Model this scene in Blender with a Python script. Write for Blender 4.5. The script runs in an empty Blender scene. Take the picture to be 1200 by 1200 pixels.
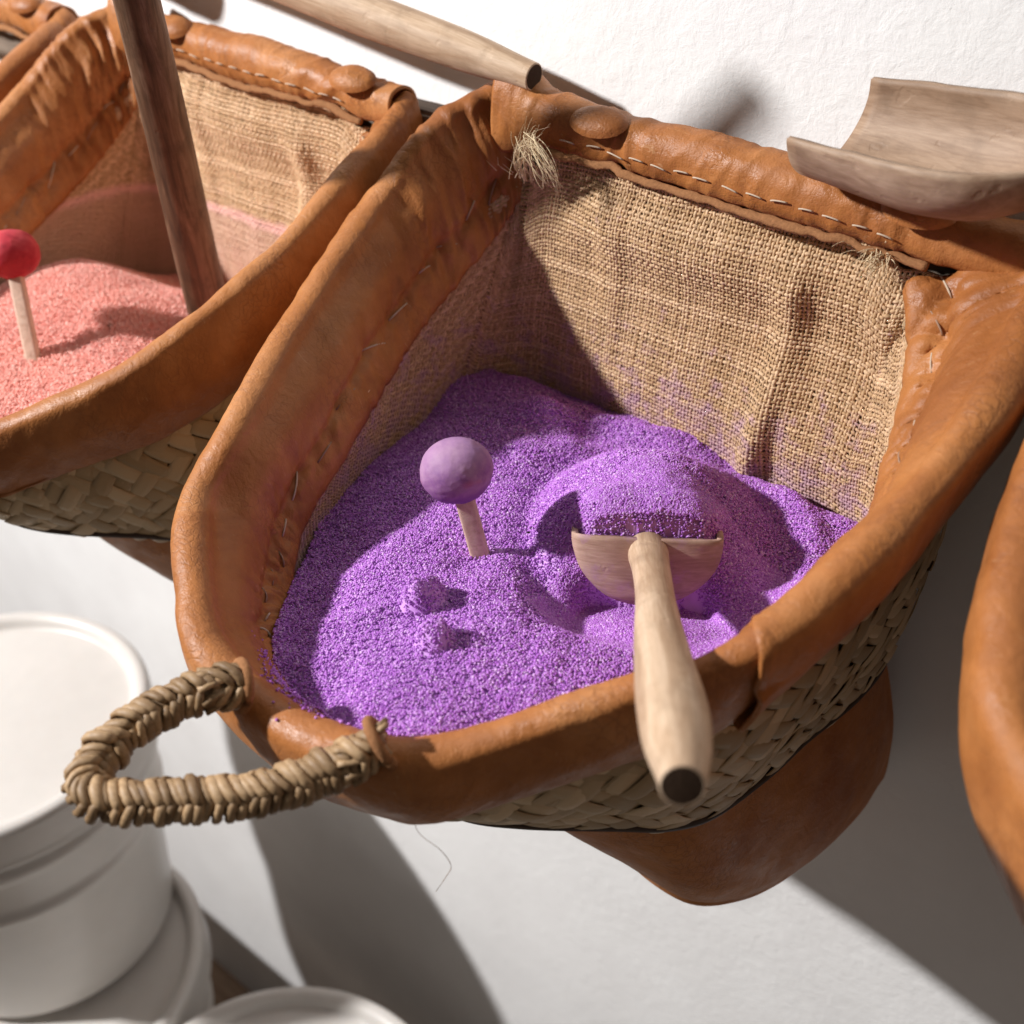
import bpy, bmesh, math, random
import numpy as np
from mathutils import Matrix, Vector
random.seed(4); RNG = np.random.default_rng(7)
SC = bpy.context.scene; COL = SC.collection

# ------------------------------------------------------------------ camera, light, exposure
CAM_POS = np.array([0.4198, -0.4817, 0.4828])
def set_camera(pitch=35.0, yaw=39.0, f=1314.0):
    p, s = math.radians(pitch), math.radians(yaw)
    F = Vector((-math.sin(s)*math.cos(p), math.cos(s)*math.cos(p), -math.sin(p)))
    R = Vector((math.cos(s), math.sin(s), 0)); U = R.cross(F)
    m = Matrix.Identity(4)
    for i in range(3): m[i][0], m[i][1], m[i][2], m[i][3] = R[i], U[i], -F[i], CAM_POS[i]
    cd = bpy.data.cameras.new('camera'); cd.sensor_width = 36; cd.lens = f/1200*36
    cd.clip_start = .02; cd.clip_end = 50
    cd.dof.use_dof = True; cd.dof.focus_distance = .80; cd.dof.aperture_fstop = 5.0
    o = bpy.data.objects.new('camera', cd); COL.objects.link(o); o.matrix_world = m
    SC.camera = o
set_camera()
W = bpy.data.worlds.new('World'); SC.world = W; W.use_nodes = True
bg = W.node_tree.nodes['Background']; bg.inputs[0].default_value = (1.0, .92, .86, 1); bg.inputs[1].default_value = .108
LAMP_DIR = np.array([1.08, .92, -.82]); LAMP_DIR /= np.linalg.norm(LAMP_DIR)
LAMP_POS = np.array([0.0, .1, .05]) - LAMP_DIR*3.4
ld = bpy.data.lights.new('key_lamp', 'AREA'); ld.shape = 'DISK'; ld.size = .18; ld.energy = 200; ld.color = (1, .99, .985)
lo = bpy.data.objects.new('key_lamp', ld); COL.objects.link(lo)
lo.matrix_world = Matrix.Translation(LAMP_POS) @ Vector(LAMP_DIR).to_track_quat('-Z', 'Y').to_matrix().to_4x4()
SC.view_settings.view_transform = 'Standard'; SC.view_settings.look = 'None'
SC.view_settings.exposure = 0; SC.view_settings.gamma = 1
SC.render.engine = 'CYCLES'; SC.cycles.max_bounces = 8

# ------------------------------------------------------------------ small maths
def nrm(a): return a/np.maximum(np.linalg.norm(a, axis=-1, keepdims=True), 1e-9)
def _hash(ix, iy, iz, seed):
    n = (ix*374761393 + iy*668265263 + iz*2147483647 + seed*1274126177) & 0xffffffff
    n = ((n ^ (n >> 13))*1274126177) & 0xffffffff
    return ((n ^ (n >> 16)) & 0xffff)/65535.0
def vnoise(P, seed=0):
    P = np.asarray(P, float); i = np.floor(P).astype(np.int64); f = P - i; f = f*f*(3-2*f)
    r = 0
    for a in (0, 1):
        for b in (0, 1):
            for c in (0, 1):
                w = (f[..., 0] if a else 1-f[..., 0])*(f[..., 1] if b else 1-f[..., 1])*(f[..., 2] if c else 1-f[..., 2])
                r = r + w*_hash(i[..., 0]+a, i[..., 1]+b, i[..., 2]+c, seed)
    return r*2-1
def fbm(P, oct=3, seed=0):
    r, a = 0, 1.0
    for k in range(oct):
        r = r + a*vnoise(np.asarray(P)*2**k, seed+k*17); a *= .5
    return r
def n2(x, y, seed=0, oct=2):
    x, y = np.broadcast_arrays(np.asarray(x, float), np.asarray(y, float))
    return fbm(np.stack([x, y, np.zeros_like(x)+.37], -1), oct, seed)
def sstep(a, b, x): t = np.clip((x-a)/(b-a), 0, 1); return t*t*(3-2*t)
def spline(P, n, closed=False, ts=None):
    """Catmull-Rom through P, n samples; uniform parameter."""
    P = np.asarray(P, float); m = len(P)
    if ts is None: ts = np.linspace(0, m if closed else m-1, n, endpoint=not closed)
    i = np.floor(ts).astype(int)
    if closed:
        idx = [(i+k) % m for k in (-1, 0, 1, 2)]; Q = [P[j] for j in idx]
    else:
        i = np.clip(i, 0, m-2)
        E = np.vstack([2*P[:1]-P[1:2], P, 2*P[-1:]-P[-2:-1]])
        Q = [E[i+k] for k in (0, 1, 2, 3)]
    t = (ts-i)[:, None]
    return .5*((2*Q[1]) + (-Q[0]+Q[2])*t + (2*Q[0]-5*Q[1]+4*Q[2]-Q[3])*t**2 + (-Q[0]+3*Q[1]-3*Q[2]+Q[3])*t**3)
def resample(P, n):
    P = np.asarray(P, float); d = np.r_[0, np.cumsum(np.linalg.norm(np.diff(P, axis=0), axis=1))]
    s = np.linspace(0, d[-1], n)
    return np.stack([np.interp(s, d, P[:, k]) for k in range(P.shape[1])], -1)
def gnormals(G):
    a = np.gradient(G, axis=0); b = np.gradient(G, axis=1)
    return nrm(np.cross(a, b))

# ------------------------------------------------------------------ mesh and object helpers
def mesh_from(name, V, Fq, uv=None, smooth=True):
    V = np.ascontiguousarray(V, np.float32).reshape(-1, 3); Fq = np.asarray(Fq, np.int32)
    k = Fq.shape[1]; me = bpy.data.meshes.new(name)
    me.vertices.add(len(V)); me.vertices.foreach_set('co', V.ravel())
    me.loops.add(Fq.size); me.loops.foreach_set('vertex_index', Fq.ravel())
    me.polygons.add(len(Fq)); me.polygons.foreach_set('loop_start', np.arange(0, Fq.size, k, dtype=np.int32))
    me.polygons.foreach_set('use_smooth', np.full(len(Fq), smooth))
    if uv is not None:
        l = me.uv_layers.new(name='UVMap'); l.data.foreach_set('uv', np.asarray(uv, np.float32)[Fq.ravel()].ravel())
    me.update(calc_edges=True); me.validate(); return me
def quads(n, m, cu=False, cv=False, base=0):
    i = np.arange(n if cu else n-1); j = np.arange(m if cv else m-1)
    I, J = np.meshgrid(i, j, indexing='ij'); I2, J2 = (I+1) % n, (J+1) % m
    return (np.stack([I*m+J, I2*m+J, I2*m+J2, I*m+J2], -1).reshape(-1, 4) + base)
def tubes(paths, radius, k=6, flat=None, ref=None):
    """Joined tubes. radius scalar or per path arrays. flat = (scale along ref normal)."""
    VV, FF, b = [], [], 0
    for pi, P in enumerate(paths):
        P = np.asarray(P, float); n = len(P); T = nrm(np.gradient(P, axis=0))
        N = ref[pi] if ref is not None else np.tile(np.array([.123, .3, .95]), (n, 1))
        B = nrm(np.cross(T, N)); N = np.cross(B, T)
        r = radius[pi] if isinstance(radius, (list, tuple)) else radius
        r = np.broadcast_to(np.asarray(r, float), (n,))
        a = np.linspace(0, 2*np.pi, k, endpoint=False)
        fl = 1 if flat is None else flat
        V = P[:, None] + r[:, None, None]*(np.cos(a)[None, :, None]*B[:, None] + fl*np.sin(a)[None, :, None]*N[:, None])
        VV.append(V.reshape(-1, 3)); FF.append(quads(n, k, False, True, b)); b += n*k
        for e, o in ((0, 1), (n-1, -1)):      # caps
            idx = np.arange(k)+(b-n*k)+e*k
            FF.append(np.array([[idx[0], idx[q], idx[q+1], idx[q+2] if q+2 < k else idx[0]] for q in range(1, k-1, 2)])[:, ::o])
    V = np.vstack(VV); Fq = np.vstack(FF)
    return V, Fq
def fixq(Fq):
    """drop degenerate quads (repeat index) into tris is not needed: keep only proper"""
    ok = np.array([len(set(f)) == 4 for f in Fq.tolist()]); return Fq[ok]
def obj(name, me, mat, parent=None, kind=None, label=None, cat=None, group=None, loc=None):
    o = bpy.data.objects.new(name, me); COL.objects.link(o)
    if me is not None and mat is not None and len(me.materials) == 0: me.materials.append(mat)
    if parent is not None: o.parent = parent
    if loc is not None: o.location = loc
    for k_, v in (('kind', kind), ('label', label), ('category', cat), ('group', group)):
        if v: o[k_] = v
    return o
def thing(name, label, cat, loc=(0, 0, 0), group=None):
    return obj(name, None, None, None, None, label, cat, group, loc)
def solid(o, th, off=-1):
    m = o.modifiers.new('thickness', 'SOLIDIFY'); m.thickness = th; m.offset = off; return o
def lathe(prof, n=96):
    prof = np.asarray(prof, float); a = np.linspace(0, 2*np.pi, n, endpoint=False)
    V = np.stack([prof[:, 0][:, None]*np.cos(a), prof[:, 0][:, None]*np.sin(a), np.repeat(prof[:, 1][:, None], n, 1)], -1)
    return V.reshape(-1, 3), quads(len(prof), n, False, True)
def round_profile(pts, r=.004, k=4):
    out = []; pts = [np.array(p, float) for p in pts]
    for i, p in enumerate(pts):
        if i in (0, len(pts)-1): out.append(p); continue
        a, b = pts[i-1]-p, pts[i+1]-p; la, lb = np.linalg.norm(a), np.linalg.norm(b)
        q = min(r, la*.45, lb*.45); A, B = p+a/la*q, p+b/lb*q
        for t in np.linspace(0, 1, k): out.append((1-t)**2*A + 2*t*(1-t)*p + t*t*B)
    return np.array(out)

# ------------------------------------------------------------------ materials
class M:
    def __init__(s, name):
        s.m = bpy.data.materials.new(name); s.m.use_nodes = True; s.t = s.m.node_tree; s.b = s.t.nodes['Principled BSDF']
    def n(s, typ, **kw):
        nd = s.t.nodes.new(typ)
        for k_, v in kw.items():
            if k_ in nd.inputs: nd.inputs[k_].default_value = v
            else: setattr(nd, k_, v)
        return nd
    def l(s, a, b): s.t.links.new(a, b)
    def coord(s, which='Object', scale=(1, 1, 1)):
        tc = s.n('ShaderNodeTexCoord'); mp = s.n('ShaderNodeMapping'); mp.inputs['Scale'].default_value = scale
        s.l(tc.outputs[which], mp.inputs[0]); return mp.outputs[0]
    def noise(s, co, scale, detail=4, rough=.55, dist=0):
        nd = s.n('ShaderNodeTexNoise'); nd.inputs['Scale'].default_value = scale; nd.inputs['Detail'].default_value = detail
        nd.inputs['Roughness'].default_value = rough; nd.inputs['Distortion'].default_value = dist; s.l(co, nd.inputs['Vector']); return nd.outputs['Fac']
    def ramp(s, f, stops):
        nd = s.n('ShaderNodeValToRGB'); e = nd.color_ramp.elements
        while len(e) < len(stops): e.new(.5)
        for q, (p, c) in zip(e, stops): q.position = p; q.color = (*c, 1) if len(c) == 3 else c
        s.l(f, nd.inputs[0]); return nd.outputs[0]
    def mix(s, f, a, b, mode='MIX'):
        nd = s.n('ShaderNodeMix', data_type='RGBA', blend_type=mode)
        for sock, v in ((nd.inputs[0], f), (nd.inputs[6], a), (nd.inputs[7], b)):
            if hasattr(v, 'links'): s.l(v, sock)
            elif isinstance(v, (int, float)): sock.default_value = v
            else: sock.default_value = (*v, 1)
        return nd.outputs[2]
    def math(s, op, a, b=0.0):
        nd = s.n('ShaderNodeMath', operation=op)
        for sock, v in ((nd.inputs[0], a), (nd.inputs[1], b)):
            if hasattr(v, 'links'): s.l(v, sock)
            else: sock.default_value = v
        return nd.outputs[0]
    def bump(s, h, strength=.3, dist=.001, prev=None):
        nd = s.n('ShaderNodeBump'); nd.inputs['Strength'].default_value = strength; nd.inputs['Distance'].default_value = dist
        s.l(h, nd.inputs['Height'])
        if prev is not None: s.l(prev, nd.inputs['Normal'])
        return nd.outputs[0]
    def out(s, col=None, rough=None, nor=None, spec=None, **kw):
        for sock, v in ((s.b.inputs['Base Color'], col), (s.b.inputs['Roughness'], rough), (s.b.inputs['Normal'], nor), (s.b.inputs['Specular IOR Level'], spec)):
            if v is None: continue
            if hasattr(v, 'links'): s.l(v, sock)
            elif isinstance(v, (int, float)): sock.default_value = v
            else: sock.default_value = (*v, 1)
        for k_, v in kw.items(): s.b.inputs[k_].default_value = v
        return s.m

def mat_leather(name, dark, mid, light, rough=.42):
    m = M(name); co = m.coord()
    info = m.n('ShaderNodeObjectInfo'); ad = m.n('ShaderNodeVectorMath', operation='ADD')
    m.l(co, ad.inputs[0]); m.l(info.outputs['Random'], ad.inputs[1]); co = ad.outputs[0]
    big = m.noise(co, 9, 5, .6, .6); col = m.ramp(big, [(.3, dark), (.5, mid), (.72, light)])
    mot = m.noise(co, 60, 4, .65); col = m.mix(.28, col, m.ramp(mot, [(.35, (.55, .48, .42)), (.62, (1, 1, 1))]), 'MULTIPLY')
    spots = m.noise(co, 38, 2, .5); col = m.mix(m.ramp(spots, [(.72, (0, 0, 0)), (.80, (.5, .5, .5))]), col, (.16, .055, .02))
    vor = m.n('ShaderNodeTexVoronoi', feature='DISTANCE_TO_EDGE'); vor.inputs['Scale'].default_value = 420; m.l(co, vor.inputs['Vector'])
    pores = m.ramp(vor.outputs['Distance'], [(0, (0, 0, 0)), (.25, (1, 1, 1))])
    wr = m.noise(m.coord(scale=(1, 1, .35)), 150, 6, .62, 1.2)
    cr = m.n('ShaderNodeTexWave', wave_type='BANDS', bands_direction='DIAGONAL'); cr.inputs['Scale'].default_value = 26
    cr.inputs['Distortion'].default_value = 14; cr.inputs['Detail'].default_value = 4; cr.inputs['Detail Scale'].default_value = 2.2; m.l(co, cr.inputs['Vector'])
    fine = m.noise(co, 900, 3)
    n1 = m.bump(wr, .42, .0012); n1 = m.bump(cr.outputs['Fac'], .16, .0012, n1); n1 = m.bump(pores, .20, .0004, n1); n1 = m.bump(fine, .18, .0003, n1)
    cell = m.n('ShaderNodeTexVoronoi', feature='DISTANCE_TO_EDGE'); cell.inputs['Scale'].default_value = 130
    dn = m.n('ShaderNodeTexNoise'); dn.inputs['Scale'].default_value = 40; dn.inputs['Detail'].default_value = 3; m.l(co, dn.inputs['Vector'])
    dv = m.n('ShaderNodeVectorMath', operation='SCALE'); dv.inputs['Scale'].default_value = .03; m.l(dn.outputs['Color'], dv.inputs[0])
    da = m.n('ShaderNodeVectorMath', operation='ADD'); m.l(m.coord(scale=(.8, 1.5, .8)), da.inputs[0]); m.l(dv.outputs[0], da.inputs[1]); m.l(da.outputs[0], cell.inputs['Vector'])
    creas = m.ramp(cell.outputs['Distance'], [(0, (0, 0, 0)), (.10, (1, 1, 1))])
    area = m.ramp(m.noise(co, 18, 3), [(.42, (0, 0, 0)), (.62, (1, 1, 1))]); creas = m.mix(area, (1, 1, 1), creas)
    n1 = m.bump(creas, .30, .0006, n1)
    col = m.mix(m.math('MULTIPLY', m.math('SUBTRACT', 1.0, creas), .35), col, (.15, .05, .018))
    scr = m.ramp(m.noise(m.coord(scale=(9, 55, 14)), 6, 2, .5, .8), [(.70, (0, 0, 0)), (.73, (.35,)*3), (.76, (0, 0, 0))]); col = m.mix(scr, col, (.62, .36, .18))
    rg = m.ramp(m.noise(co, 45, 3), [(.3, (rough-.04,)*3), (.7, (rough+.20,)*3)])
    return m.out(col, rg, n1, .31)
def mat_burlap(name, tint=None, band=None):
    m = M(name); co = m.coord(); geo = m.n('ShaderNodeNewGeometry')
    col = m.ramp(geo.outputs['Random Per Island'], [(0, (.51, .34, .19)), (.5, (.64, .445, .272)), (1, (.75, .55, .36))])
    slub = m.noise(co, 260, 4, .65); col = m.mix(.7, col, m.ramp(slub, [(.3, (.55, .5, .45)), (.65, (1.05, 1.0, .95))]), 'MULTIPLY')
    if tint is not None:
        sx = m.n('ShaderNodeSeparateXYZ'); m.l(co, sx.inputs[0])
        hgt = m.ramp(sx.outputs['Z'], [(.0, (1, 1, 1)), (.10, (.12,)*3), (.2, (.0,)*3)])
        sp = m.ramp(m.math('ADD', m.noise(co, 55, 4, .7), m.math('MULTIPLY', hgt, .26)), [(.66, (0, 0, 0)), (.86, (.62,)*3)])
        sp2 = m.ramp(m.noise(co, 90, 3, .6), [(.715, (0, 0, 0)), (.75, (.5,)*3)])
        col = m.mix(m.math('MAXIMUM', sp, sp2), col, tint)
    if band is not None:
        zz = m.math('ADD', sx.outputs['Z'], m.math('MULTIPLY', m.noise(co, 22, 3), .016))
        col = m.mix(m.ramp(zz, [(.062, (.75,)*3), (.070, (0, 0, 0))]), col, band)
        col = m.mix(m.ramp(zz, [(.058, (0, 0, 0)), (.066, (.8,)*3), (.074, (0, 0, 0))]), col, (.82, .50, .46))
        col = m.mix(1.0, col, (1.16, 1.16, 1.2), 'MULTIPLY')
    fib = m.noise(co, 1500, 3, .7)
    return m.out(col, .9, m.bump(fib, .5, .0005), .15)
def mat_wood(name, a, b, c, scale=(6, 60, 60), rough=.6, ring=.5, dust=None):
    m = M(name); co = m.coord(scale=scale)
    g = m.noise(co, 2.2, 6, .62, 1.4); col = m.ramp(g, [(.3, a), (.5, b), (.72, c)])
    w = m.n('ShaderNodeTexWave', wave_type='BANDS', bands_direction='Y'); w.inputs['Scale'].default_value = .35
    w.inputs['Distortion'].default_value = 7; w.inputs['Detail'].default_value = 4; m.l(co, w.inputs['Vector'])
    col = m.mix(ring, col, m.ramp(w.outputs['Fac'], [(.2, (.6, .52, .45)), (.6, (1, 1, 1))]), 'MULTIPLY')
    fine = m.noise(m.coord(scale=(scale[0]*6, scale[1]*14, scale[2]*14)), 1.0, 4, .7)
    col = m.mix(.35, col, m.ramp(fine, [(.35, (.6, .55, .5)), (.6, (1, 1, 1))]), 'MULTIPLY')
    o_ = m.coord(); grime = m.ramp(m.noise(o_, 34, 4, .65), [(.50, (0, 0, 0)), (.72, (.5,)*3)]); col = m.mix(grime, col, tuple(.6*q for q in a))
    dents = m.ramp(m.noise(o_, 75, 2, .5), [(.64, (1, 1, 1)), (.72, (0, 0, 0))])
    if dust: col = m.mix(m.ramp(m.noise(o_, 46, 5, .7), [(.50, (0, 0, 0)), (.70, (.5,)*3)]), col, dust)
    return m.out(col, rough, m.bump(dents, .25, .0012, m.bump(fine, .3, .0006, m.bump(g, .25, .0008))), .3)
def mat_sand(name, stops, rough=.5, spec=.4):
    m = M(name); geo = m.n('ShaderNodeNewGeometry'); co = m.coord()
    col = m.ramp(geo.outputs['Random Per Island'], stops)
    col = m.mix(.4, col, m.ramp(m.noise(co, 14, 4), [(.3, (.72, .68, .76)), (.65, (1, 1, 1))]), 'MULTIPLY')
    return m.out(col, rough, None, spec)
def mat_plain(name, col, rough=.6, noise_scale=80, amt=.25, bump=.1, spec=.4, **kw):
    m = M(name); co = m.coord(); f = m.noise(co, noise_scale, 5, .6)
    c = m.mix(amt, col, m.ramp(f, [(.3, tuple(.6*x for x in col)), (.7, tuple(min(1, 1.1*x) for x in col))]))
    return m.out(c, rough, m.bump(f, bump, .0008), spec, **kw)
def mat_palm(name, lo=(.40, .285, .15), hi=(.76, .59, .37)):
    m = M(name); co = m.coord(scale=(160, 420, 420)); info = m.n('ShaderNodeObjectInfo')
    col = m.ramp(info.outputs['Random'], [(0, lo), (.6, tuple((a+b)/2 for a, b in zip(lo, hi))), (1, hi)])
    ad = m.n('ShaderNodeVectorMath', operation='ADD'); sc = m.math('MULTIPLY', info.outputs['Random'], 37.0)
    m.l(co, ad.inputs[0]); m.l(sc, ad.inputs[1])
    g = m.noise(ad.outputs[0], 1, 4, .6); col = m.mix(.7, col, m.ramp(g, [(.3, (.55, .47, .38)), (.62, (1, 1, 1))]), 'MULTIPLY')
    return m.out(col, .55, m.bump(g, .35, .0006), .35)
def mat_wall():
    m = M('white_plaster'); co = m.coord()
    a = m.noise(co, 70, 6, .62, .4); b = m.noise(co, 260, 3, .6); c = m.noise(co, 7, 3)
    pits = m.ramp(m.noise(co, 190, 2), [(.66, (1, 1, 1)), (.72, (0, 0, 0))])
    col = m.ramp(c, [(.3, (.78, .765, .755)), (.7, (.84, .83, .82))])
    brush = m.noise(m.coord(scale=(25, 1, 160)), 1.0, 3, .6)
    return m.out(col, .85, m.bump(pits, .12, .0006, m.bump(brush, .10, .0012, m.bump(b, .22, .0010, m.bump(a, .40, .0030)))), .2)

LEATHER = mat_leather('tan_leather', (.29, .098, .027), (.405, .152, .043), (.51, .225, .082), .40)
LEATHER_UNDER = mat_leather('tan_leather_under', (.36, .115, .030), (.48, .175, .046), (.55, .225, .070), .48)
SUEDE = mat_plain('raw_leather_edge', (.33, .155, .07), .95, 420, .6, .9, .08)
BURLAP_P = mat_burlap('burlap_with_purple_dust', (.45, .27, .42)); BURLAP = mat_burlap('burlap_jute', (.66, .42, .32), (.55, .36, .26))
BACKING = mat_plain('burlap_shadow_backing', (.42, .29, .165), .95)
CORE = mat_plain('dark_basket_core', (.15, .105, .06), .95)
PALM = mat_palm('palm_leaf_strip'); PALM_ROPE = mat_palm('palm_leaf_rope', (.22, .135, .066), (.49, .325, .178))
THREAD = mat_plain('stitch_thread', (.55, .43, .32), .8, 900, .4, .2)
THREAD_DARK = mat_plain('stitch_thread_waxed', (.34, .21, .14), .7, 900, .4, .2)
WOOD = mat_wood('pale_turned_wood', (.44, .29, .18), (.57, .41, .28), (.66, .50, .36))
WOOD_BOWL = mat_wood('greyish_scoop_wood', (.29, .185, .12), (.39, .265, .18), (.47, .335, .24), (8, 45, 45), .55)
WOOD_PINK = mat_wood('powdered_scoop_wood', (.38, .23, .175), (.48, .31, .24), (.57, .39, .31), (10, 10, 90), .65, .5, (.42, .20, .46))
WOOD_DARK = mat_wood('dark_walnut_handle', (.06, .032, .018), (.16, .088, .050), (.28, .175, .115), (5, 40, 40), .55, .8)
WOOD_RAIL = mat_wood('weathered_rail_wood', (.16, .12, .09), (.23, .18, .14), (.30, .24, .19), (4, 50, 50), .75)
HOLE = mat_plain('charred_handle_end', (.055, .033, .021), .9, 400, .6, .4, .1)
SAND_P = mat_sand('purple_grains', [(0, (.42, .12, .56)), (.3, (.49, .175, .645)), (.7, (.58, .25, .72)), (.93, (.69, .39, .80)), (1, (.82, .60, .88))], .55, .3)
SAND_R = mat_sand('coral_pink_grains', [(0, (.78, .24, .19)), (.12, (.90, .38, .31)), (.7, (.95, .48, .40)), (1, (.98, .66, .58))], .6, .3)
PLASTIC = mat_plain('white_bucket_plastic', (.665, .63, .59), .32, 30, .1, .02, .5)
PLASTIC.node_tree.nodes['Principled BSDF'].inputs['Subsurface Weight'].default_value = .15
PLASTIC.node_tree.nodes['Principled BSDF'].inputs['Subsurface Radius'].default_value = (.03, .02, .015)
STICK = mat_wood('birch_stick', (.60, .40, .30), (.72, .52, .40), (.78, .60, .48), (40, 500, 40), .6, .25)
BENCH = mat_wood('brown_bench_wood', (.10, .06, .035), (.16, .10, .06), (.22, .145, .09), (3, 30, 30), .7)

# ------------------------------------------------------------------ setting
WALL_Y = .29
def box_mesh(name, x0, x1, y0, y1, z0, z1, bev=.003):
    bm = bmesh.new(); bmesh.ops.create_cube(bm, size=1)
    for v in bm.verts: v.co = Vector(((x0+x1)/2+v.co.x*(x1-x0), (y0+y1)/2+v.co.y*(y1-y0), (z0+z1)/2+v.co.z*(z1-z0)))
    if bev: bmesh.ops.bevel(bm, geom=bm.edges[:], offset=bev, segments=2, affect='EDGES')
    me = bpy.data.meshes.new(name); bm.to_mesh(me); bm.free(); return me
obj('wall', box_mesh('wall', -4, 3, WALL_Y, WALL_Y+.2, -1.9, 1.6, 0), mat_wall(), None, 'structure', 'white rough plastered wall behind the leather baskets', 'wall')
obj('floor', box_mesh('floor', -4, 3, -3, WALL_Y-.001, -2.0, -1.9, 0), mat_plain('grey_floor', (.16, .12, .09), .8), None, 'structure', 'plain grey floor far below the baskets', 'floor')
RZ0, RZ1 = .150, .205
o = obj('wooden_rail', box_mesh('wooden_rail', -2.4, 1.2, .256, WALL_Y-.002, RZ0, RZ1, .004), WOOD_RAIL, None, None,
        'long weathered wooden rail on the wall behind the baskets', 'rail')
bench = thing('wooden_bench', 'dark brown wooden bench under the white buckets', 'bench')
obj('bench_top', box_mesh('bench_top', -1.25, .03, -.42, .15, -1.50, -1.4605, .006), BENCH, bench)
for bx in (-1.15, -.06):
    for by in (-.38, .1): obj('leg', box_mesh('bench_leg', bx-.03, bx+.03, by-.03, by+.03, -1.9, -1.499, .004), BENCH, bench)

# ------------------------------------------------------------------ basket curves (one basket, local frame: x along the wall, y to the wall)
C_ = np.array([(-.19, .258, .247), (-.215, .20, .225), (-.228, .135, .172), (-.205, .03, .122), (-.172, -.061, .085), (-.157, -.118, .05), (-.104, -.165, .03),
      (-.064, -.189, .018), (-.012, -.196, .008), (.04, -.196, .010), (.096, -.182, .02), (.134, -.150, .032), (.188, -.098, .061), (.223, -.066, .08),
      (.247, -.027, .100), (.265, .033, .127), (.274, .083, .148), (.280, .15, .186), (.276, .205, .208), (.262, .25, .224)])
I_ = np.array([(-.150, .236, .172), (-.17, .205, .125), (-.177, .14, .08), (-.146, .033, .045), (-.132, -.042, .005), (-.108, -.085, -.025), (-.086, -.112, -.034),
      (-.058, -.138, -.034), (-.018, -.163, -.026), (.04, -.172, -.012), (.085, -.155, -.010), (.115, -.13, -.005), (.165, -.075, .005), (.195, -.045, .015),
      (.218, -.012, .035), (.232, .04, .055), (.238, .085, .075), (.228, .135, .10), (.212, .185, .135), (.187, .226, .182)])
C_NARROW = C_.copy(); C_NARROW[:, 0] -= np.interp(np.arange(20), [12, 16, 19], [0, .026, .036])
O_ = C_ + np.array([0, .004, -.080])
O_[:, 2] += np.interp(np.arange(20), [0, 6, 10, 12, 16, 19], [0, .008, .008, .008, -.008, -.012])
O_[:, 0] -= np.interp(np.arange(20), [12, 14, 16, 19], [0, .008, .016, .018])
k_ = np.interp(C_[:, 1], [-.2, 0, .2], [.86, .88, .96])
Wb_ = np.stack([.02+(C_[:, 0]-.02)*k_, .25+(C_[:, 1]-.25)*np.interp(C_[:, 1], [-.2, .2], [.87, .95]), np.full(20, -.118)], -1)
Wb_[:, 2] += np.interp(np.arange(20), [0, 6, 9, 11, 14, 19], [0, .014, .030, .012, -.006, .006])
Wb_[:, 0] -= np.interp(np.arange(20), [12, 14, 16, 19], [0, .012, .026, .030])
NS = 520
TS = np.linspace(0, 19, NS)
SEAM = 13.55                     # where the outer leather is overlapped by the second piece
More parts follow.
